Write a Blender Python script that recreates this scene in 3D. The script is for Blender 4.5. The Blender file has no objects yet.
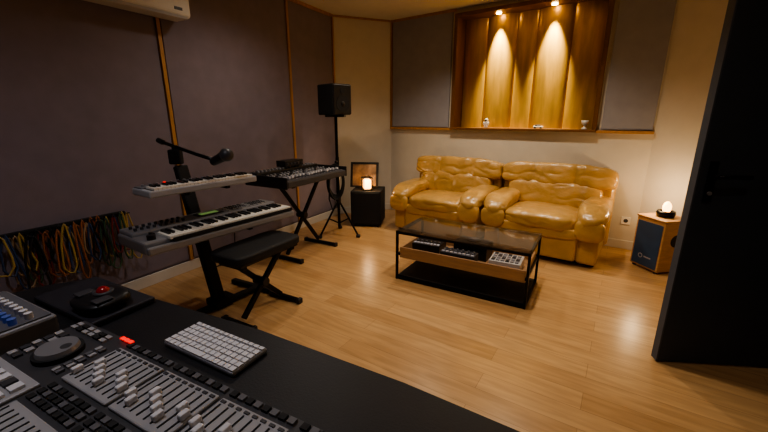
import bpy, math, random
from mathutils import Vector, Matrix, Euler, noise
random.seed(4)
S=bpy.context.scene
def lin(c):
    return tuple(((x/255)/12.92 if x/255<=0.04045 else ((x/255+0.055)/1.055)**2.4) for x in c)
# ---------------------------------------------------------------- materials
def mat(name,rgb,rough=.5,metal=0,var=.12,scale=8,bump=0,bscale=60,emit=None,estr=0,coat=0,stretch=None,spec=None):
    m=bpy.data.materials.new(name); m.use_nodes=True
    nt=m.node_tree; N=nt.nodes; L=nt.links; b=N['Principled BSDF']
    c=lin(rgb)
    tc=N.new('ShaderNodeTexCoord'); mp=N.new('ShaderNodeMapping')
    if stretch: mp.inputs['Scale'].default_value=stretch
    L.new(tc.outputs['Object'],mp.inputs['Vector'])
    nz=N.new('ShaderNodeTexNoise'); nz.inputs['Scale'].default_value=scale; nz.inputs['Detail'].default_value=4
    L.new(mp.outputs['Vector'],nz.inputs['Vector'])
    rp=N.new('ShaderNodeValToRGB')
    rp.color_ramp.elements[0].position=.3; rp.color_ramp.elements[1].position=.7
    rp.color_ramp.elements[0].color=(*[x*(1-var) for x in c],1)
    rp.color_ramp.elements[1].color=(*[min(1,x*(1+var)) for x in c],1)
    L.new(nz.outputs['Fac'],rp.inputs['Fac']); L.new(rp.outputs['Color'],b.inputs['Base Color'])
    b.inputs['Roughness'].default_value=rough; b.inputs['Metallic'].default_value=metal
    if spec is not None: b.inputs['Specular IOR Level'].default_value=spec
    if coat: b.inputs['Coat Weight'].default_value=coat; b.inputs['Coat Roughness'].default_value=.2
    if bump:
        n2=N.new('ShaderNodeTexNoise'); n2.inputs['Scale'].default_value=bscale; n2.inputs['Detail'].default_value=3
        L.new(mp.outputs['Vector'],n2.inputs['Vector'])
        bp=N.new('ShaderNodeBump'); bp.inputs['Strength'].default_value=bump; bp.inputs['Distance'].default_value=.01
        L.new(n2.outputs['Fac'],bp.inputs['Height']); L.new(bp.outputs['Normal'],b.inputs['Normal'])
    if emit:
        b.inputs['Emission Color'].default_value=(*lin(emit),1); b.inputs['Emission Strength'].default_value=estr
    return m
def floor_mat():
    m=bpy.data.materials.new('oak_laminate'); m.use_nodes=True
    nt=m.node_tree; N=nt.nodes; L=nt.links; b=N['Principled BSDF']
    tc=N.new('ShaderNodeTexCoord'); mp=N.new('ShaderNodeMapping'); mp.inputs['Rotation'].default_value=(0,0,math.radians(33))
    L.new(tc.outputs['Object'],mp.inputs['Vector'])
    br=N.new('ShaderNodeTexBrick'); br.inputs['Scale'].default_value=1; br.inputs['Brick Width'].default_value=1.25
    br.inputs['Row Height'].default_value=.13; br.inputs['Mortar Size'].default_value=.0014; br.inputs['Mortar Smooth'].default_value=.6
    br.offset=.37; br.inputs['Bias'].default_value=0
    br.inputs['Color1'].default_value=(*lin((198,160,113)),1); br.inputs['Color2'].default_value=(*lin((180,141,95)),1)
    br.inputs['Mortar'].default_value=(*lin((140,105,69)),1)
    L.new(mp.outputs['Vector'],br.inputs['Vector'])
    m2=N.new('ShaderNodeMapping'); m2.inputs['Scale'].default_value=(1.6,16,1); L.new(mp.outputs['Vector'],m2.inputs['Vector'])
    nz=N.new('ShaderNodeTexNoise'); nz.inputs['Scale'].default_value=2.2; nz.inputs['Detail'].default_value=7; nz.inputs['Distortion'].default_value=.6
    L.new(m2.outputs['Vector'],nz.inputs['Vector'])
    rp=N.new('ShaderNodeValToRGB'); rp.color_ramp.elements[0].position=.35; rp.color_ramp.elements[1].position=.65
    rp.color_ramp.elements[0].color=(.66,.61,.56,1); rp.color_ramp.elements[1].color=(1,1,1,1)
    L.new(nz.outputs['Fac'],rp.inputs['Fac'])
    mx=N.new('ShaderNodeMix'); mx.data_type='RGBA'; mx.blend_type='MULTIPLY'; mx.inputs['Factor'].default_value=.6
    L.new(br.outputs['Color'],mx.inputs['A']); L.new(rp.outputs['Color'],mx.inputs['B']); L.new(mx.outputs['Result'],b.inputs['Base Color'])
    b.inputs['Roughness'].default_value=.28
    return m
def glass_mat(name,tint=(200,200,200),k=.7,base=.06):
    m=bpy.data.materials.new(name); m.use_nodes=True; nt=m.node_tree; N=nt.nodes; L=nt.links
    N.remove(N['Principled BSDF']); out=N['Material Output']
    t=N.new('ShaderNodeBsdfTransparent'); t.inputs['Color'].default_value=(*lin(tint),1)
    g=N.new('ShaderNodeBsdfGlossy'); g.inputs['Roughness'].default_value=.03
    lw=N.new('ShaderNodeLayerWeight'); lw.inputs['Blend'].default_value=.5
    p=N.new('ShaderNodeMath'); p.operation='POWER'; p.inputs[1].default_value=3.5; L.new(lw.outputs['Facing'],p.inputs[0])
    q=N.new('ShaderNodeMath'); q.operation='MULTIPLY_ADD'; q.inputs[1].default_value=k; q.inputs[2].default_value=base; L.new(p.outputs[0],q.inputs[0])
    ms=N.new('ShaderNodeMixShader'); L.new(q.outputs[0],ms.inputs['Fac']); L.new(t.outputs[0],ms.inputs[1]); L.new(g.outputs[0],ms.inputs[2])
    L.new(ms.outputs[0],out.inputs['Surface']); return m
M_floor=floor_mat()
M_cream=mat('cream_paint',(208,199,183),.8,var=.03,bump=.05)
M_ceil=mat('ceiling_paint',(212,204,188),.85,var=.03)
M_purple=mat('acoustic_fabric_plum',(126,117,127),.95,var=.06,bump=.25,bscale=250)
M_grey=mat('acoustic_fabric_grey',(152,150,156),.95,var=.06,bump=.25,bscale=250)
M_trim=mat('trim_wood',(176,128,74),.45,var=.15,scale=5,stretch=(6,6,1))
M_niche=mat('niche_gold_board',(206,160,74),.36,metal=.45,var=.22,scale=3.2,stretch=(5,5,.8),coat=.3,bump=.15,bscale=9)
M_nframe=mat('niche_frame_wood',(112,74,38),.4,var=.2,scale=3,stretch=(6,6,1))
M_white=mat('white_paint',(205,200,190),.5,var=.03)
M_black=mat('black_plastic',(24,24,27),.4,var=.1)
M_bmatte=mat('black_matte',(17,17,19),.7,var=.1,bump=.1)
M_bmetal=mat('black_metal',(20,20,22),.35,metal=.6)
M_door=mat('door_charcoal_paint',(50,58,70),.45,var=.05,bump=.04,bscale=120)
M_doore=mat('door_edge_lit',(76,82,92),.5,var=.05)  # lighter than the leaf: light catching its edge is put into the colour
M_leather=mat('gold_leather',(184,145,84),.28,var=.16,scale=5,bump=.4,bscale=26,coat=.4)
M_silver=mat('silver_plastic',(140,140,144),.38,metal=.35,var=.05)
M_lgrey=mat('light_grey_panel',(158,158,162),.45,var=.05)
M_mgrey=mat('mid_grey_panel',(98,98,103),.45,var=.05)
M_dgrey=mat('dark_grey_panel',(62,62,66),.45,var=.08)
M_ivory=mat('ivory_keys',(228,224,214),.3,var=.02)
M_key=mat('white_keycap',(215,215,220),.45,var=.02)
M_oak=mat('oak_tray',(190,150,106),.45,var=.15,scale=4,stretch=(1,8,8))
M_blue=mat('cajon_blue',(46,70,98),.5,var=.12)
M_cajw=mat('cajon_wood',(186,144,96),.45,var=.15,stretch=(1,1,6))
M_red=mat('red_ball',(150,12,18),.12,var=.05,coat=.6)
M_redled=mat('red_led',(255,40,30),.4,emit=(255,40,30),estr=1.0)
M_greenled=mat('lcd_green',(120,160,90),.4,emit=(150,190,110),estr=.25)
M_blueled=mat('blue_led',(90,110,170),.4,emit=(60,110,255),estr=.03)
M_desk=mat('desk_black',(20,20,25),.5,var=.2,bump=.08,bscale=200)
M_deskt=mat('desk_tray',(34,34,42),.55,var=.1)
M_bulb=mat('bulb_warm',(255,220,150),.4,emit=(255,214,140),estr=30)
M_salt=mat('salt_lamp_glow',(255,190,120),.5,emit=(255,176,96),estr=9)
M_glass=glass_mat('smoked_glass',(222,222,226))
M_pic=mat('picture_print',(140,112,84),.5,var=.6,scale=9)
M_ceramic=mat('white_ceramic',(230,225,215),.3,var=.02)
CC=[mat('cable_'+n,c,.5,var=.05) for n,c in dict(red=(120,42,38),yellow=(172,146,76),green=(64,92,68),orange=(156,98,58),blue=(48,68,104),black=(20,20,20),black2=(28,26,26),tan=(160,134,104),pink=(120,80,86),black3=(24,24,30)).items()]
# ---------------------------------------------------------------- builder
import bmesh
class B:
    def __init__(s,name): s.n=name; s.v=[]; s.f=[]; s.mi=[]; s.sm=[]; s.mats=[]
    def idx(s,m):
        if m not in s.mats: s.mats.append(m)
        return s.mats.index(m)
    def raw(s,V,F,m,smooth=False):
        o=len(s.v); s.v+= [tuple(x) for x in V]; k=s.idx(m)
        for f in F:
            s.f.append([o+i for i in f]); s.mi.append(k); s.sm.append(smooth)
    def box(s,c,size,m,rot=None,bev=0,seg=2):
        R=Euler(rot).to_matrix() if rot else None; c=Vector(c)
        if bev<=0:
            hx,hy,hz=[x/2 for x in size]
            V=[Vector((x,y,z)) for x in(-hx,hx) for y in(-hy,hy) for z in(-hz,hz)]
            F=[(0,1,3,2),(4,6,7,5),(0,4,5,1),(2,3,7,6),(0,2,6,4),(1,5,7,3)]
        else:
            bm=bmesh.new(); bmesh.ops.create_cube(bm,size=1)
            for v in bm.verts: v.co=Vector((v.co.x*size[0],v.co.y*size[1],v.co.z*size[2]))
            bmesh.ops.bevel(bm,geom=bm.edges[:],offset=min(bev,min(size)*.49),segments=seg,profile=.5,affect='EDGES')
            bm.verts.index_update(); V=[v.co.copy() for v in bm.verts]; F=[[v.index for v in f.verts] for f in bm.faces]; bm.free()
        V=[(R@v if R else v)+c for v in V]; s.raw(V,F,m)
    def cyl(s,p0,p1,r,m,r1=None,n=16):
        p0=Vector(p0);p1=Vector(p1); r1=r if r1 is None else r1
        d=(p1-p0).normalized(); a=d.orthogonal().normalized(); b=d.cross(a)
        V=[];F=[]
        for p,q in((p0,r),(p1,r1)):
            for i in range(n):
                t=2*math.pi*i/n; V.append(p+a*math.cos(t)*q+b*math.sin(t)*q)
        s.raw(V,[(i,(i+1)%n,n+(i+1)%n,n+i) for i in range(n)],m,True)
        s.raw(V,[list(range(n))[::-1],list(range(n,2*n))],m)
    def tube(s,P,r,m,n=8,closed=False):
        P=[Vector(p) for p in P]; K=len(P); V=[];F=[]
        a=None
        for i,p in enumerate(P):
            if closed: d=P[(i+1)%K]-P[i-1]
            else: d=P[min(i+1,K-1)]-P[max(i-1,0)]
            d.normalize()
            if a is None: a=d.orthogonal().normalized()
            a=(a-d*a.dot(d)).normalized(); b=d.cross(a)
            for j in range(n):
                t=2*math.pi*j/n; V.append(p+a*math.cos(t)*r+b*math.sin(t)*r)
        for i in range(K if closed else K-1):
            for j in range(n):
                i2=(i+1)%K
                F.append((i*n+j,i*n+(j+1)%n,i2*n+(j+1)%n,i2*n+j))
        if not closed: F+= [list(range(n))[::-1],list(range((K-1)*n,K*n))]
        s.raw(V,F,m,True)
    def puff(s,c,size,m,rot=None,e=4,n=14,amp=0,fr=6,seed=0,fn=None):
        R=Euler(rot).to_matrix() if rot else None; c=Vector(c)
        bm=bmesh.new(); bmesh.ops.create_cube(bm,size=2)
        bmesh.ops.subdivide_edges(bm,edges=bm.edges[:],cuts=n-1,use_grid_fill=True)
        V=[]
        for v in bm.verts:
            p=v.co; p=Vector([math.sin(x*math.pi/4)/math.sin(math.pi/4) for x in p])
            q=p/((abs(p.x)**e+abs(p.y)**e+abs(p.z)**e)**(1/e))
            w=Vector((q.x*size[0]/2,q.y*size[1]/2,q.z*size[2]/2))
            if fn: w=fn(w,q)
            if amp:
                k=noise.noise(w*fr+Vector((seed*7.1,seed*3.3,1)))+.5*noise.noise(w*fr*2.3+Vector((seed,0,5)))
                cr=1-abs(noise.noise(Vector((w.x*fr*.8,w.y*fr*1.6,w.z*fr*1.3))+Vector((seed*2,9,3))))*6
                if cr>0: k-=cr*.9
                w=w+q.normalized()*amp*k
            V.append((R@w if R else w)+c)
        bm.verts.index_update(); F=[[v.index for v in f.verts] for f in bm.faces]; bm.free()
        s.raw(V,F,m,True)
    def lathe(s,c,prof,m,n=24):
        c=Vector(c); V=[];F=[]
        for r,z in prof:
            for i in range(n):
                t=2*math.pi*i/n; V.append(c+Vector((r*math.cos(t),r*math.sin(t),z)))
        for k in range(len(prof)-1):
            for i in range(n): F.append((k*n+i,k*n+(i+1)%n,(k+1)*n+(i+1)%n,(k+1)*n+i))
        F.append(list(range(n))[::-1]); F.append(list(range((len(prof)-1)*n,len(prof)*n)))
        s.raw(V,F,m,True)
    def prism(s,poly,z0,z1,m):
        n=len(poly); V=[(x,y,z0) for x,y in poly]+[(x,y,z1) for x,y in poly]
        F=[list(range(n))[::-1],list(range(n,2*n))]+[(i,(i+1)%n,n+(i+1)%n,n+i) for i in range(n)]
        s.raw(V,F,m)
    def done(s,loc=(0,0,0),rz=0):
        me=bpy.data.meshes.new(s.n); me.from_pydata(s.v,[],s.f)
        for m in s.mats: me.materials.append(m)
        me.polygons.foreach_set('material_index',s.mi); me.polygons.foreach_set('use_smooth',s.sm)
        bm=bmesh.new(); bm.from_mesh(me); bmesh.ops.recalc_face_normals(bm,faces=bm.faces[:]); bm.to_mesh(me); bm.free()
        me.update(); o=bpy.data.objects.new(s.n,me); S.collection.objects.link(o)
        o.location=loc; o.rotation_euler=(0,0,rz); return o
# ---------------------------------------------------------------- room
CH=2.56
P1=Vector((.105,5.32)); P2=Vector((-.655,5.03)); dB=Vector((.8138,-.5811)); nB=Vector((.5811,.8138)); aB=math.atan2(-.5811,.8138)
dL=Vector((.480,.877)); aL=math.atan2(.877,.48)
def LW(s,off=0,z=0): return (P2.x-.48*s+.877*off, P2.y-.877*s-.48*off, z)
def BW(t,off=0,z=0): p=P1+dB*t-nB*off; return (p.x,p.y,z)
L0=Vector(LW(7.2)[:2]); P4=P1+dB*3.03; P5=Vector((2.95,2.75)); P6=Vector((2.47,1.70)); P7=Vector((2.08,.86)); P8=Vector((2.08,-1.7)); P9=Vector((L0.x-.1,-1.7))
def wall(name,A,Bp,z0,z1,m,th=.12,b=None):
    d=(Bp-A).normalized(); o=Vector((-d.y,d.x))*th
    w=b or B(name); w.prism([(A.x,A.y),(Bp.x,Bp.y),(Bp.x+o.x,Bp.y+o.y),(A.x+o.x,A.y+o.y)],z0,z1,m)
    if not b: return w.done()
poly=[(-4.6,-2.2),(2.9,-2.2),(3.6,2.5),(3.2,4.2),(.2,6.2),(-1.3,5.8)]
b=B('floor'); b.prism(poly,-.1,0,M_floor); b.done()
b=B('ceiling'); b.prism(poly,CH,CH+.1,M_ceil); b.done()
wall('wall_left',L0,P2,0,CH,M_purple)
wall('wall_corner',P2,P1,0,CH,M_cream)
wall('wall_right',P4,P5,0,CH,M_cream)
wall('wall_right_return',P5,P6,0,CH,M_cream)
wall('wall_door_header',P6,P7,2.1,CH,M_cream)
wall('wall_right_near',P7,P8,0,CH,M_cream)
wall('wall_rear',P8,P9,0,CH,M_purple)
wall('wall_left_near',P9,L0,0,CH,M_purple)
NZ0,NZ1,N0,N1,ND=1.20,2.50,.93,2.545,.20
b=B('wall_back')
T=3.03
b.box((T/2,.06,.595),(T,.12,1.19),M_cream)
b.box((N0/2,.06,(1.19+CH)/2),(N0,.12,CH-1.19),M_cream)
b.box(((N1+T)/2,.06,(1.19+CH)/2),(T-N1,.12,CH-1.19),M_cream)
b.box(((N0+N1)/2,.06,(NZ1+CH)/2),(N1-N0,.12,CH-NZ1),M_cream)
b.box(((N0+N1)/2,ND+.07,(1.0+CH)/2),(N1-N0+.3,.05,CH-1.0),M_cream)
b.done((P1.x,P1.y,0),aB)
b=B('acoustic_panel'); b.box((.02+.44,-.012,1.87),(.86,.02,1.33),M_grey,bev=.004); b.done((P1.x,P1.y,0),aB)
b=B('acoustic_panel'); b.box((2.80,-.012,1.87),(.43,.02,1.33),M_grey,bev=.004); b.done((P1.x,P1.y,0),aB)
b=B('wall_niche')
w=.04
b.box((N0+w/2,ND/2-.02,(NZ0+NZ1)/2),(w,ND+.07,NZ1-NZ0),M_nframe,bev=.003)
b.box((N1-w/2,ND/2-.02,(NZ0+NZ1)/2),(w,ND+.07,NZ1-NZ0),M_nframe,bev=.003)
b.box(((N0+N1)/2,ND/2-.02,NZ1-.02),(N1-N0-2*w,ND+.07,.04),M_nframe,bev=.003)
b.box(((N0+N1)/2,ND/2-.03,NZ0-.008),(N1-N0,ND+.09,.026),M_nframe,bev=.003)
i0,i1=N0+w,N1-w
cuts=[i0,1.25,1.60,1.82,2.18,i1]
for k in range(5):
    V=[];F=[];n=20; a,c_=cuts[k],cuts[k+1]
    for i in range(n+1):
        u=i/n; x=a+(c_-a)*u; y=ND-.005-(.055 if k in(1,3) else .03)*math.sin(math.pi*u)**.6 if 0<i<n else ND-.005
        V+= [(x,y,NZ0+.005),(x,y,NZ1-.03)]
    for i in range(n): F.append((2*i,2*i+2,2*i+3,2*i+1))
    b.raw(V,F,M_niche,True)
b.done((P1.x,P1.y,0),aB)
b=B('trim_1'); b.box((N0/2,-.02,1.185),(N0,.04,.028),M_trim,bev=.003); b.box(((N1+T)/2,-.02,1.185),(T-N1,.04,.028),M_trim,bev=.003)
b.box((N0/2,-.012,CH-.015),(N0,.025,.03),M_trim); b.box(((N1+T)/2,-.012,CH-.015),(T-N1,.025,.03),M_trim)
b.box((.008,-.014,(1.2+CH)/2),(.02,.028,CH-1.2),M_trim)
b.done((P1.x,P1.y,0),aB)
b=B('trim_2')
for s in (.0,.812,2.235,3.7,5.1):
    b.box((-s-.012,-.017,1.32),(.028,.022,2.44),M_trim)
b.box((-3.6,-.017,CH-.017),(7.2,.024,.032),M_trim)
b.done((P2.x,P2.y,0),aL)
b=B('trim_3'); aC=math.atan2(P1.y-P2.y,P1.x-P2.x); b.box((.405,-.01,CH-.012),(.79,.02,.022),M_trim); b.done((P2.x,P2.y,0),aC)
b=B('wall_panel_left')
for s0,s1 in((.03,.795),(.84,2.215),(2.265,3.68),(3.73,5.08),(5.13,7.1)):
    b.box((-(s0+s1)/2,-.006,1.32),(s1-s0,.012,2.42),M_purple)
b.done((P2.x,P2.y,0),aL)
b=B('baseboard_left'); b.box((-3.6,-.008,.045),(7.2,.016,.09),M_white,bev=.003); b.done((P2.x,P2.y,0),aL)
b=B('baseboard_corner'); b.box((.405,-.008,.045),(.80,.016,.09),M_white,bev=.003); b.done((P2.x,P2.y,0),aC)
b=B('baseboard_back'); b.box((T/2,-.008,.045),(T,.016,.09),M_white,bev=.003); b.done((P1.x,P1.y,0),aB)
d=P5-P4; b=B('baseboard_right'); b.box((d.length/2,-.008,.045),(d.length,.016,.09),M_white,bev=.003); b.done((P4.x,P4.y,0),math.atan2(d.y,d.x))
Hh=Vector((2.425,1.69)); E=Vector((1.525,1.785)); d=E-Hh; W=d.length; aD=math.atan2(d.y,d.x)
b=B('door_1')
b.box((W/2,0,1.035),(W,.044,2.05),M_door,bev=.002)
b.box((W-.002,0,1.035),(.008,.046,2.05),M_doore)
hx=W-.062; y=.022
b.box((hx,y+.005,1.02),(.038,.010,.20),M_bmetal,bev=.003)
b.cyl((hx,y,1.05),(hx,y+.055,1.05),.011,M_bmetal); b.tube([(hx,y+.05,1.05),(hx-.02,y+.055,1.05),(hx-.08,y+.055,1.052),(hx-.14,y+.05,1.05)],.010,M_bmetal)
b.cyl((hx,y+.008,.965),(hx,y+.018,.965),.010,M_silver)
b.box((hx,-y-.005,1.02),(.038,.010,.20),M_bmetal,bev=.003)
b.cyl((hx,-y,1.05),(hx,-y-.055,1.05),.011,M_bmetal); b.tube([(hx,-y-.05,1.05),(hx-.14,-y-.05,1.05)],.010,M_bmetal)
for z in(.25,1.0,1.8): b.cyl((0,.0,z-.05),(0,.0,z+.05),.024,M_bmetal)
b.done((Hh.x,Hh.y,0),aD)
d=P7-P6; W2=d.length; a2=math.atan2(d.y,d.x)
b=B('trim_4')
b.box((.02,.06,1.05),(.04,.16,2.1),M_door); b.box((W2-.02,.06,1.05),(.04,.16,2.1),M_door); b.box((W2/2,.06,2.08),(W2-.08,.16,.04),M_door)
b.done((P6.x,P6.y,0),a2)
b=B('door_2'); b.box((W2/2,.11,1.03),(W2-.084,.05,2.05),M_door,bev=.003); b.box((.14,.08,1.02),(.04,.01,.2),M_bmetal); b.done((P6.x,P6.y,0),a2)

# ---------------------------------------------------------------- sofa
def sofa():
    b=B('leather_recliner_sofa')
    L=M_leather
    def arm(cx,out,seed):
        b.box((cx,-.43,.245),(.17,.74,.43),L,bev=.035,seg=4)
        def f(w,q):
            fwd=max(0,-q.y)
            w.z-= .06*fwd**2.2
            w.x*= .88+.18*fwd
            w.z*= 1+.14*fwd
            return w
        b.puff((cx,-.47,.50),(.28,.80,.16),L,e=3,n=26,amp=.007,fr=8,seed=seed,fn=f)
        b.puff((cx,-.825,.36),(.24,.09,.20),L,e=3,n=12,amp=.003,seed=seed+3)
    for u,cx in((0,-.56),(1,.56)):
        b.box((cx,-.42,.225),(1.0,.74,.35),L,bev=.03,seg=3)
        b.box((cx,-.40,.03),(1.0,.62,.06),M_bmatte)
        b.puff((cx,-.50,.370),(.73,.73,.19),L,e=4.2,n=30,amp=.008,fr=6,seed=u+1,
               fn=lambda w,q:Vector((w.x,w.y,w.z+.018*math.cos(q.x*1.5)-.03*max(0,q.y))))
        b.box((cx,-.805,.20),(.70,.05,.30),L,bev=.02,seg=3)
        b.puff((cx,-.815,.30),(.71,.06,.11),L,e=4,n=14,amp=.004,fr=7,seed=u+11)
        b.box((cx,-.13,.44),(1.10,.16,.76),L,rot=(math.radians(-7),0,0),bev=.05,seg=4)
        rt=(math.radians(-11),0,0)
        def chan(w,q):
            g=math.exp(-((q.x)/.06)**2)*.6+math.exp(-((abs(q.x)-.55)/.06)**2)*.4
            if q.y<0: w.y+= .022*g
            return w
        b.puff((cx,-.235,.545),(.92,.19,.28),L,rot=rt,e=4.6,n=38,amp=.008,fr=6,seed=u+21,fn=chan)
        def head(w,q):
            if q.y<0: w.y+=.022*math.exp(-((abs(q.x)-.36)/.05)**2)
            w.z-=.012*abs(q.x)**4
            return w
        b.puff((cx,-.185,.74),(1.12,.21,.245),L,rot=rt,e=4.6,n=40,amp=.008,fr=5.5,seed=u+31,fn=head)
    arm(-.995,-1,2); arm(-.13,1,5); arm(.13,-1,7); arm(.995,1,9)
    p=BW(1.70,.035); b.done((p[0],p[1],0),aB)
sofa()
# ---------------------------------------------------------------- coffee table
FL=Vector((.103,2.874))
dT=Vector((.865,-.502)).normalized(); aT=math.atan2(dT.y,dT.x); nT=Vector((-dT.y,dT.x))
c=FL+dT*.525+nT*.25; TW,TD,TH=1.05,.52,.42
TC=Vector((c.x,c.y,0))
b=B('coffee_table')
r=.018
for sx in(-1,1):
    for sy in(-1,1): b.box((sx*(TW/2-r/2),sy*(TD/2-r/2),TH/2),(r,r,TH),M_bmetal)
for z in(TH-.009,.012):
    for sy in(-1,1): b.box((0,sy*(TD/2-r/2),z),(TW-2*r,r,r),M_bmetal)
    for sx in(-1,1): b.box((sx*(TW/2-r/2),0,z),(r,TD-2*r,r),M_bmetal)
b.box((0,0,TH+.004),(TW,TD,.008),M_glass)
z0=.19
b.box((0,0,z0+.008),(TW-.05,TD-.05,.016),M_oak)
for sy in(-1,1): b.box((0,sy*(TD/2-.035),z0+.045),(TW-.05,.016,.09),M_oak,bev=.002)
for sx in(-1,1): b.box((sx*(TW/2-.033),0,z0+.045),(.016,TD-.086,.09),M_oak,bev=.002)
for sx in(-1,1): b.box((sx*(TW/2-.018),0,z0+.03),(.02,TD-.04,.02),M_bmetal)
b.box((0,0,.028),(TW-.036,TD-.036,.014),M_bmatte)
b.done(TC,aT)
tz=z0+.017
def at(x,y): v=Matrix.Rotation(aT,3,'Z')@Vector((x,y,0)); return TC+v
def gadget(name,x,y,w,d,h,body,rz=0,kind=0):
    b=B(name); b.box((0,0,h/2),(w,d,h),body,bev=.004)
    if kind==0:
        for i in range(6):
            for j in range(2): b.cyl((-w*.4+i*w*.16,-d*.1+j*d*.35,h),(-w*.4+i*w*.16,-d*.1+j*d*.35,h+.012),.008,M_silver,n=10)
        for i in range(8): b.box((-w*.42+i*w*.12,-d*.36,h+.003),(w*.09,d*.14,.006),M_key)
    elif kind==1:
        b.cyl((0,0,h),(0,0,h+.015),min(w,d)*.33,M_dgrey,n=24); b.cyl((0,0,h+.015),(0,0,h+.02),min(w,d)*.2,M_silver,n=24)
        b.box((w*.36,0,h+.004),(w*.16,d*.7,.008),M_dgrey)
    else:
        for i in range(6):
            for j in range(4): b.box((-w*.38+i*w*.15,-d*.34+j*d*.22,h+.004),(w*.11,d*.16,.008),M_lgrey if (i+j)%3 else M_dgrey)
    p=at(x,y); b.done((p.x,p.y,tz),aT+rz); return b
gadget('drum_machine',-.325,-.02,.24,.20,.09,M_black,.06,0)
gadget('effects_unit',.03,.07,.28,.17,.13,M_black,-.06,1)
gadget('pocket_synthesizer',-.02,-.14,.28,.11,.09,M_dgrey,0,0)
gadget('pad_controller',.33,-.06,.23,.20,.08,M_ivory,.03,2)
# ---------------------------------------------------------------- cajon + lamp
A=Vector((2.30,3.21)); Bp=Vector((2.355,2.925)); dc=(Bp-A).normalized(); ac=math.atan2(dc.y,dc.x); nc=Vector((-dc.y,dc.x))
cc=A+dc*.145+nc*.145
b=B('cajon_drum')
b.box((0,0,.245),(.28,.27,.45),M_cajw,bev=.004); b.box((-.0,-.137,.235),(.245,.006,.40),M_blue,bev=.002)
b.box((0,0,.476),(.29,.29,.012),M_cajw,bev=.003)
for x in(-1,1):
    for y in(-1,1): b.cyl((x*.11,y*.11,0),(x*.11,y*.11,.025),.016,M_bmatte)
b.cyl((-.04,-.140,.12),(-.04,-.1415,.12),.022,M_lgrey); b.cyl((-.04,-.1415,.12),(-.04,-.142,.12),.014,M_blue); b.box((.03,-.1408,.12),(.07,.001,.012),M_lgrey)
b.cyl((.140,0,.30),(.1415,0,.30),.055,M_bmatte,n=24)
b.done((cc.x,cc.y,0),ac)
b=B('candle_lamp'); b.lathe((0,0,0),[(.05,0),(.066,.008),(.072,.035),(.066,.055),(.052,.05),(.012,.02)],M_bmetal)
b.lathe((0,0,.05),[(.026,0),(.032,.02),(.032,.05),(.024,.07),(.010,.085)],M_salt,n=20)
b.done((cc.x,cc.y,.482),0)
# ---------------------------------------------------------------- subwoofer + picture + lantern
sc=Vector((-.20,4.57)); asb=math.radians(-8)
b=B('subwoofer'); b.box((0,0,.24),(.38,.38,.43),M_bmatte,bev=.012)
for x in(-1,1):
    for y in(-1,1): b.cyl((x*.15,y*.15,0),(x*.15,y*.15,.03),.02,M_black)
b.box((0,-.192,.24),(.34,.008,.39),M_bmatte,bev=.004); b.done((sc.x,sc.y,0),asb)
b=B('framed_picture'); rt=(math.radians(-12),0,0)
b.box((0,0,.16),(.36,.02,.32),M_bmatte,rot=rt,bev=.004); b.box((0,-.011,.158),(.30,.006,.27),M_pic,rot=rt)
b.done((sc.x-.05,sc.y+.08,.458),asb)
b=B('table_lantern'); b.box((0,0,.008),(.12,.12,.016),M_bmetal,bev=.003); b.box((0,0,.075),(.085,.085,.115),M_salt,bev=.012)
for x in(-1,1):
    for y in(-1,1): b.cyl((x*.053,y*.053,.01),(x*.053,y*.053,.15),.004,M_bmetal,n=6)
b.box((0,0,.155),(.12,.12,.010),M_bmetal,bev=.003); b.tube([(-.03,0,.16),(-.02,0,.185),(.02,0,.185),(.03,0,.16)],.003,M_bmetal)
b.done((sc.x-.01,sc.y-.10,.457),.3)
# ---------------------------------------------------------------- speaker on tripod stand
st=Vector((-.52,4.08))
b=B('speaker_stand')
b.cyl((0,0,.10),(0,0,1.33),.016,M_bmetal); b.cyl((0,0,.45),(0,0,.9),.02,M_bmetal); b.cyl((0,0,.38),(0,0,.46),.03,M_black)
for k in range(3):
    t=math.radians(95+120*k); ex,ey=.25*math.cos(t),.25*math.sin(t)
    b.cyl((0,0,.42),(ex,ey,.02),.011,M_bmetal); b.cyl((0,0,.14),(ex*.5,ey*.5,.21),.008,M_bmetal); b.puff((ex,ey,.018),(.05,.05,.036),M_black,n=4)
b.box((0,0,1.34),(.20,.20,.02),M_bmetal)
b.done((st.x,st.y,0),0)
b=B('studio_monitor_speaker')
b.box((0,.02,.155),(.24,.28,.31),M_bmatte,bev=.012)
b.box((0,-.125,.155),(.225,.02,.295),M_black,bev=.008)
b.cyl((0,-.135,.11),(0,-.139,.11),.082,M_bmatte,n=32); b.puff((0,-.14,.11),(.05,.02,.05),M_black,n=6,e=2)
b.cyl((0,-.135,.245),(0,-.139,.245),.032,M_bmatte,n=24)
b.done((st.x,st.y,1.352),math.radians(42))
b=B('coiled_cable')
for k in range(6):
    R=.085+.012*random.random(); h=.17+.03*random.random(); P=[]
    t0=.2*k-.5
    for i in range(28):
        t=2*math.pi*i/28; x=R*math.sin(t); z=h*math.cos(t); P.append((x*math.cos(t0)-.03,-.035-.006*k+x*math.sin(t0)*.4,.66-h*.15*k*.3+z))
    b.tube(P,.008,M_bmatte,closed=True)
b.cyl((0,0,.86),(-.03,-.09,.86),.012,M_bmetal)
b.tube([(-.03,-.07,.80),(-.10,-.08,.68),(-.11,-.06,.45),(-.08,-.08,.33),(-.03,-.06,.42)],.008,M_bmatte)
b.done((st.x,st.y-.03,0),.3)
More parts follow.
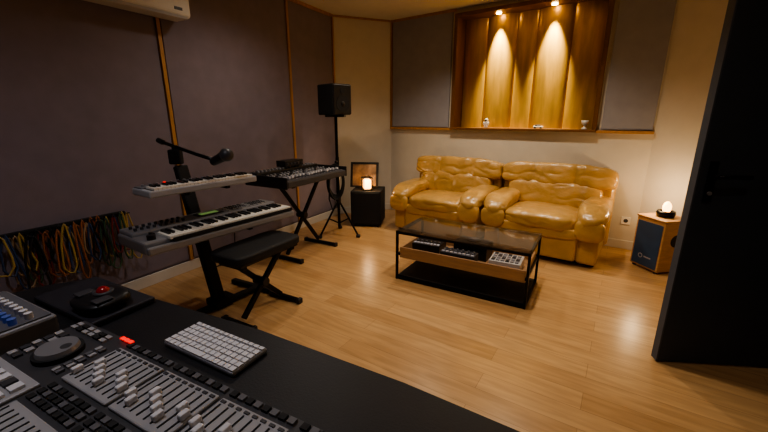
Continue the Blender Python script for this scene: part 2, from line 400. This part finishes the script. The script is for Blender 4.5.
# ---------------------------------------------------------------- mixer on X stand
mc=Vector((-.82,3.53)); aM=aL
def xstand(name,c,ang,half,depth,h,spread):
    b=B(name)
    for sx in(-1,1):
        b.box((sx*half,0,.02),(.035,depth,.03),M_bmetal,bev=.006)
        for sy in(-1,1): b.box((sx*half,sy*depth/2,.02),(.045,.03,.04),M_black,bev=.006)
    for j,y in((0,-.02),(1,.02)):
        s=1 if j==0 else -1
        b.box((0,y,(h+.04)/2),(math.hypot(2*spread,h-.04)-.03,.024,.036),M_bmetal,rot=(0,-s*math.atan2(h-.04,2*spread),0),bev=.004)
    for sx in(-1,1): b.box((sx*half*.98,0,h-.012),(.035,depth*.82,.024),M_bmetal,bev=.005)
    b.cyl((0,-.05,h*.5+.02),(0,.05,h*.5+.02),.03,M_black)
    return b.done((c.x,c.y,0),ang)
xstand('keyboard_stand',mc,aM,.27,.40,.735,.27)
b=B('mixing_console')
MW,MD=.86,.50
b.box((0,0,.035),(MW,MD,.06),M_dgrey,bev=.01)
b.box((0,MD/2-.07,.085),(MW,.13,.05),M_black,bev=.012)
b.box((0,-.05,.068),(MW-.04,MD-.16,.006),M_mgrey)
for i in range(18):
    x=-MW/2+.05+i*.0445
    b.box((x,-.17,.074),(.006,.09,.004),M_black); b.box((x,-.18+.05*random.random(),.084),(.018,.026,.018),M_key)
    for j in range(5): b.cyl((x,-.07+j*.037,.07),(x,-.07+j*.037,.088),.010,[M_lgrey,M_bmatte,M_key,M_bmatte,M_lgrey][j] if (i+j)%4 else M_dgrey,n=8)
    b.cyl((x,.14,.11),(x,.14,.122),.010,M_lgrey,n=8); b.cyl((x,.20,.11),(x,.20,.122),.009,M_silver,n=8)
for sx in(-1,1): b.box((sx*(MW/2+.008),0,.05),(.016,MD,.10),M_black,bev=.006)
b.done((mc.x,mc.y,.735),aM)
b=B('effects_rack_unit'); b.box((0,0,.03),(.26,.12,.06),M_black,bev=.006)
for i in range(5): b.cyl((-.1+i*.05,-.06,.03),(-.1+i*.05,-.07,.03),.012,M_dgrey,n=10)
o=b.done((mc.x-.877*.17+.48*.06,mc.y+.48*.17+.877*.06,.735+.111+.012),aM)
# ---------------------------------------------------------------- synths
def keys(b,x0,y0,z,nw,wk,lw):
    for i in range(nw):
        b.box((x0+(i+.5)*wk,y0+lw/2,z),(wk*.93,lw,.016),M_ivory)
        if i%7 in(0,1,3,4,5) and i<nw-1: b.box((x0+(i+1)*wk,y0+lw*.66,z+.012),(wk*.52,lw*.62,.016),M_black)
aK=math.atan2(.83,.56); kc=Vector((-1.11,2.335))
SW,SD=1.02,.37
b=B('workstation_synthesizer')
b.box((0,.02,.04),(SW,SD-.04,.07),M_silver,bev=.012)
b.box((0,-SD/2+.015,.03),(SW,.03,.045),M_silver,bev=.01)
b.box((0,.10,.082),(SW-.02,SD*.46,.03),M_silver,bev=.01)
b.box((.06,-.10,.066),(SW-.16,.165,.02),M_bmatte)
keys(b,-SW/2+.125,-SD/2+.012,.078,36,(SW-.15)/36,.15)
b.box((.0,.09,.099),(.17,.085,.006),M_black); b.box((0,.09,.103),(.12,.045,.003),M_greenled)
for i in range(9):
    for j in range(2): b.cyl((-.46+i*.034,.06+j*.06,.097),(-.46+i*.034,.06+j*.06,.112),.009,M_dgrey,n=10)
for i in range(10):
    for j in range(4): b.box((.13+i*.034,.045+j*.034,.099),(.022,.014,.006),M_dgrey if (i*j)%5 else M_lgrey)
b.cyl((-.45,-.10,.075),(-.45,-.10,.10),.022,M_black); b.box((-.42,-.04,.085),(.012,.05,.02),M_black)
b.done((kc.x,kc.y,.60),aK)
uc=Vector((-1.17,2.30)); UW,UD=.70,.21
b=B('compact_synthesizer')
b.box((0,0,.025),(UW,UD,.04),M_lgrey,bev=.008); b.box((0,.05,.047),(UW-.02,UD*.42,.008),M_mgrey)
b.box((.0,-.045,.044),(UW-.05,.105,.006),M_bmatte); keys(b,-UW/2+.03,-UD/2+.006,.05,28,(UW-.06)/28,.095)
for i in range(16): b.cyl((-.31+i*.04,.055,.05),(-.31+i*.04,.055,.064),.008,M_redled if i==3 else M_silver,n=8)
b.done((uc.x,uc.y,.887),aK)
b=B('keyboard_stand')
bt=Vector((.02,.10,.05)); tp=Vector((-.02,.373,1.0))
dcol=tp-bt; ang=math.atan2(dcol.y,dcol.z)
b.box((bt+tp)/2,(.085,.055,dcol.length),M_bmatte,rot=(-ang,0,0),bev=.012)
def colp(z): t=(z-bt.z)/dcol.z; return bt+dcol*t
for z,dep,hw in((.594,.30,.18),(.880,.25,.14)):
    q=colp(z-.02)
    b.box((q.x,q.y-.0,z-.022),(hw*2,.05,.03),M_bmetal,bev=.005)
    for sx in(-1,1): b.box((q.x+sx*hw,q.y-dep/2-.03,z-.012),(.03,dep+.06,.022),M_bmetal,bev=.005)
b.box((bt.x,bt.y,.045),(.16,.14,.05),M_bmatte,bev=.01)
for sx in(-1,1):
    b.box((sx*.16,bt.y-.02,.03),(.34,.05,.035),M_bmatte,rot=(0,0,0),bev=.008)
    b.box((sx*.32,bt.y+.06,.02),(.045,.42,.035),M_bmatte,rot=(0,0,sx*.12),bev=.008)
b.done((kc.x,kc.y,0),aK)
b=B('microphone_boom')
tb=Vector((kc.x,kc.y,0))+Matrix.Rotation(aK,3,'Z')@Vector((tp.x,tp.y,0))
b.box((0,0,.05),(.085,.05,.10),M_bmatte,bev=.01)
b.tube([(-.09,.03,.145),(-.02,.01,.125),(.20,-.10,.075),(.36,-.18,.045)],.012,M_bmetal)
b.cyl((0,0,.08),(0,0,.13),.018,M_black)
b.cyl((.33,-.165,.035),(.43,-.215,.08),.026,M_black,r1=.034); b.puff((.445,-.222,.086),(.085,.085,.085),M_dgrey,e=2,n=6)
b.cyl((-.09,.03,.145),(-.13,.045,.16),.018,M_black)
b.done((tb.x,tb.y,1.012),0)
bc=Vector((-.845,2.31))
xo=xstand('keyboard_bench',bc,aL,.215,.27,.44,.2)
b=B('bench_seat'); b.puff((0,0,.487),(.57,.30,.07),M_bmatte,e=6,n=12); b.box((0,0,.448),(.50,.24,.014),M_black)
o=b.done((0,0,0),0); o.parent=xo; o.name='seat'
# ---------------------------------------------------------------- left wall things
b=B('air_conditioner')
b.box((0,-.11,.14),(.82,.20,.27),M_white,bev=.035,seg=4); b.box((0,-.16,.02),(.74,.09,.018),M_lgrey,rot=(.25,0,0)); b.box((0,-.17,.012),(.70,.03,.006),M_bmatte)
b.box((.3,-.212,.06),(.06,.004,.02),M_dgrey); p=LW(2.5,.012,2.04); b.done(p,aL)
b=B('cable_rack')
b.box((0,-.02,.62),(.72,.03,.03),M_bmatte,bev=.004)
for i in range(40):
    x=-.34+i*.0174+.008*random.random(); m=random.choice(CC); zb=.24+random.random()*.18; zt=.59+random.random()*.04; w=.012+random.random()*.028; y=-.045-random.random()*.07; sk=(random.random()-.5)*.05
    P=[(x-w*.3,y,zt),(x-w+sk*.5,y-.005,(zt+zb)/2+.05),(x-w*1.3+sk,y-.01,zb+.05),(x-w*.5+sk,y-.012,zb+.01),(x+w*.5+sk,y-.012,zb),(x+w*1.3+sk,y-.01,zb+.05),(x+w+sk*.5,y-.005,(zt+zb)/2),(x+w*.3,y,zt),(x,y,zt+.02)]
    b.tube(P,.006,m,n=6,closed=True)
    if i%3==0: b.cyl((x,-.03,.62),(x,-.12,.635),.004,M_bmetal,n=6)
b.done(LW(3.08,.013,.02),aL)
b=B('wall_outlet'); b.box((0,-.006,0),(.16,.012,.08),M_ceramic,bev=.003)
for x in(-.04,.04): b.cyl((x,-.012,0),(x,-.0135,0),.02,M_dgrey)
b.done(LW(1.75,.013,.30),aL)
b=B('wall_outlet'); b.box((0,-.006,0),(.08,.012,.08),M_ceramic,bev=.003); b.cyl((0,-.012,0),(0,-.0135,0),.02,M_dgrey); b.done(BW(2.93,0,.30),aB)
b=B('power_cable'); b.tube([(0,-.01,.30),(-.03,-.04,.22),(-.05,-.05,.10),(-.08,-.10,.010),(-.2,-.15,.008),(-.35,-.12,.008)],.005,M_bmatte,n=6); b.done(LW(1.78,.028,0),aL)
b=B('astronaut_figurine'); 
for x in(-.012,.012): b.puff((x,0,.018),(.02,.026,.038),M_ceramic,n=5,e=3)
b.puff((0,0,.052),(.045,.034,.05),M_ceramic,n=6,e=3); b.puff((0,0,.09),(.042,.042,.042),M_ceramic,n=6,e=2); b.puff((0,-.014,.09),(.028,.02,.024),M_bmetal,n=5,e=2.5)
for x in(-1,1): b.puff((x*.028,-.004,.05),(.016,.018,.042),M_ceramic,n=5,e=3)
b.done(BW(1.37,-.02,1.206),aB)
b=B('toy_car'); b.box((0,0,.018),(.10,.045,.02),M_ceramic,bev=.006); b.box((-.005,0,.034),(.055,.038,.018),M_dgrey,bev=.006)
for x in(-.03,.03):
    for y in(-.022,.022): b.cyl((x,y-.004,.010),(x,y+.004,.010),.010,M_bmatte,n=12)
b.done(BW(1.97,-.02,1.206),aB)
b=B('trophy_cup'); b.lathe((0,0,0),[(.028,0),(.03,.01),(.012,.02),(.010,.04),(.03,.055),(.036,.09),(.033,.09),(.02,.05)],M_ceramic); b.done(BW(2.43,-.01,1.206),aB)
# ---------------------------------------------------------------- producer desk
aS=math.atan2(-.456,.89)
b=B('studio_desk')
dp=[(-1.85,-.2),(-1.79,.40),(-1.74,.55),(-1.66,.665),(-1.27,.675),(-.80,.70),(-.30,.69),(.0,.665),(.06,.60),(.08,-.2)]
b.prism(dp[::-1],.655,.70,M_desk)
b.prism([(-1.18,.475),(.03,.475),(.04,.58),(-.02,.645),(-.30,.668),(-.80,.678),(-1.18,.66)],.70,.712,M_desk)
b.box((-.59,.472,.705),(1.2,.008,.016),M_dgrey)
b.box((-1.70,.15,.3275),(.05,.6,.655),M_desk); b.box((-.05,.15,.3275),(.05,.6,.655),M_desk); b.box((-.9,.44,.40),(1.6,.03,.5),M_desk)
b.done((0,0,0),aS)
b=B('desk_riser_tray'); b.box((-1.42,.565,.7115),(.38,.195,.02),M_deskt,bev=.006); b.done((0,0,0),aS)
b=B('trackball_mouse')
b.puff((0,0,.022),(.16,.14,.040),M_black,e=3.2,n=12,fn=lambda w,q:Vector((w.x,w.y,w.z*(1+.35*q.y) if w.z>0 else w.z)))
b.lathe((0,.01,.040),[(.030,0),(.030,.005),(.025,.007)],M_dgrey); b.puff((0,.01,.043),(.040,.040,.038),M_red,e=2,n=12)
for x in(-1,1): b.box((x*.052,-.02,.040),(.04,.05,.006),M_dgrey,bev=.003)
v=Matrix.Rotation(aS,3,'Z')@Vector((-1.325,.545,0)); b.done((v.x,v.y,.724),aS)
b=B('computer_keyboard')
b.box((0,0,.008),(.275,.114,.012),M_silver,bev=.004)
for r_ in range(6):
    n=14
    for i in range(n):
        if r_==0 and 4<=i<=7: continue
        b.box((-.1268+i*.0195,-.047+r_*.0186,.0165),(.0160,.0146 if r_<5 else .010,.005),M_key)
b.box((-.1268+5.5*.0195,-.047,.0165),(.075,.0150,.005),M_key)
v=Matrix.Rotation(aS,3,'Z')@Vector((-.802,.56,0)); b.done((v.x,v.y,.7125),aS-.02)
b=B('daw_control_surface')
x0,x1,y0,y1=-1.215,-.14,-.12,.455
b.box(((x0+x1)/2,(y0+y1)/2,.022),(x1-x0,y1-y0,.044),M_black,bev=.01)
b.box(((x0+x1)/2,(y0+y1)/2,.046),(x1-x0-.02,y1-y0-.02,.008),M_dgrey)
z=.05
jx,jy=-1.085,.335
b.cyl((jx,jy,z),(jx,jy,z+.012),.052,M_bmatte,n=32); b.cyl((jx,jy,z+.012),(jx,jy,z+.022),.045,M_silver,n=32,r1=.042); b.cyl((jx+.02,jy+.01,z+.022),(jx+.02,jy+.01,z+.0225),.012,M_dgrey,n=16)
def grid(xa,xb,ya,yb,nx,ny,mats,h=.006,fill=.72):
    for i in range(nx):
        for j in range(ny):
            m=mats[(i*7+j*3)%len(mats)]
            b.box((xa+(i+.5)*(xb-xa)/nx,ya+(j+.5)*(yb-ya)/ny,z+h/2),((xb-xa)/nx*fill,(yb-ya)/ny*fill,h),m)
grid(-1.20,-1.03,.405,.435,6,2,[M_lgrey,M_bmatte,M_lgrey])
grid(-1.20,-1.15,.27,.39,2,5,[M_lgrey,M_dgrey])
grid(-1.02,-.99,.29,.40,2,5,[M_lgrey,M_mgrey])
for i in range(3): b.box((-1.0+i*.018,.44,z+.007),(.012,.010,.004),M_redled)
bw=.178
for k in range(5):
    bx0=-.965+k*.188; bx1=bx0+bw; cx=(bx0+bx1)/2
    b.box((cx,.352,z+.003),(bw,.125,.008),M_lgrey,bev=.003)
    for i in range(8):
        x=bx0+.012+i*.022
        b.box((x,.350,z+.008),(.003,.095,.002),M_bmatte)
        fy=.318+.012*((i*3+k)%4)
        b.box((x,fy,z+.014),(.013,.022,.014),M_key,bev=.003)
        b.box((x,.405,z+.008),(.012,.006,.003),M_dgrey)
    grid(bx0,bx1,.424,.444,8,1,[M_bmatte,M_mgrey])
    grid(bx0,bx1,.225,.280,8,3,[M_bmatte,M_mgrey,M_bmatte])
    b.box((cx,.140,z+.003),(bw,.15,.008),M_lgrey,bev=.003)
    for i in range(8):
        x=bx0+.012+i*.022
        b.box((x,.140,z+.008),(.003,.12,.002),M_bmatte); b.box((x,.11+.05*random.random(),z+.014),(.013,.022,.014),M_key,bev=.003)
    grid(bx0,bx1,.0,.055,8,3,[M_dgrey,M_lgrey])
b.box((-1.085,.195,z+.003),(.21,.13,.008),M_lgrey,bev=.003)
grid(-1.18,-.99,.145,.245,6,3,[M_key,M_dgrey,M_key],h=.014)
b.box((-1.085,.05,z+.003),(.21,.14,.008),M_lgrey,bev=.003); grid(-1.18,-.99,.0,.11,7,4,[M_dgrey,M_key],h=.014)
b.done((0,0,.701),aS)
b=B('desktop_audio_mixer')
b.box((0,0,.03),(.34,.20,.06),M_silver,bev=.008); b.box((0,0,.062),(.32,.18,.004),M_mgrey)
for i in range(10):
    for j in range(4):
        b.cyl((-.14+i*.031,-.06+j*.036,.063),(-.14+i*.031,-.06+j*.036,.082),.010,[M_key,M_lgrey,M_blueled,M_key][j] ,n=10)
v=Matrix.Rotation(aS,3,'Z')@Vector((-1.47,.32,0)); b.done((v.x,v.y,.701),aS)
# ---------------------------------------------------------------- lights
def spot(loc,E,col,size=110,blend=.6,tgt=None,rad=.05,name='ceiling_downlight'):
    b=B(name); b.lathe((0,0,0),[(.055,0),(.055,-.008),(.04,-.008),(.038,0)],M_white); b.cyl((0,0,-.003),(0,0,-.006),.036,M_bulb); o=b.done((loc[0],loc[1],CH))
    l=bpy.data.lights.new(name+'_lamp','SPOT'); l.energy=E; l.color=col; l.spot_size=math.radians(size); l.spot_blend=blend; l.shadow_soft_size=rad
    q=bpy.data.objects.new('lamp',l); S.collection.objects.link(q); q.location=(loc[0],loc[1],CH-.03)
    dv=(Vector(tgt)-q.location) if tgt else Vector((0,0,-1)); q.rotation_euler=dv.to_track_quat('-Z','Y').to_euler()
    return q
warm=(1,.86,.69)
spot(BW(1.15,.95),62,warm,118,.9)
spot(BW(2.15,.95),64,warm,118,.9)
spot((.70,2.35),72,(1,.86,.70),108,.9)
spot((-.60,3.0),36,(1,.90,.79),150,.8)
spot((1.1,.75),14,(1,.86,.70),140,.9)  # weak fill spot and fixture added near the camera to brighten the door
spot((-1.0,.9),36,(.92,.92,1.0),150,.8)
for t in(1.418,2.0):
    p=BW(t,-.05); b=B('niche_downlight'); b.cyl((0,0,0),(0,0,-.012),.028,M_bulb); b.done((p[0],p[1],NZ1-.04))
    l=bpy.data.lights.new('niche_lamp','SPOT'); l.energy=330; l.color=(1,.86,.54); l.spot_size=math.radians(44); l.spot_blend=1; l.shadow_soft_size=.02
    q=bpy.data.objects.new('niche_lamp',l); S.collection.objects.link(q); q.location=(p[0],p[1],NZ1-.06)
    dv=Vector(BW(t,-.26,1.4))-q.location; q.rotation_euler=dv.to_track_quat('-Z','Y').to_euler()
for loc,e in(((cc.x-.06,cc.y+.06,.68),7),((sc.x,sc.y-.20,.60),3)):
    l=bpy.data.lights.new('candle_light','POINT'); l.energy=e; l.color=(1,.70,.38); l.shadow_soft_size=.03
    q=bpy.data.objects.new('candle_light',l); S.collection.objects.link(q); q.location=loc
w=bpy.data.worlds.new('World'); S.world=w; w.use_nodes=True; w.node_tree.nodes['Background'].inputs[0].default_value=(.02,.02,.03,1); w.node_tree.nodes['Background'].inputs[1].default_value=.3
try:
    S.view_settings.view_transform='AgX'; S.view_settings.look='AgX - Medium High Contrast'
except Exception as e: print(e)
S.view_settings.exposure=0.1
cam=bpy.data.cameras.new('camera'); cam.sensor_width=36; cam.lens=17.11; cam.clip_start=.02
co=bpy.data.objects.new('camera',cam); S.collection.objects.link(co); co.location=(0,0,1.32); co.rotation_euler=(math.radians(90-15.03),0,0)
S.camera=co
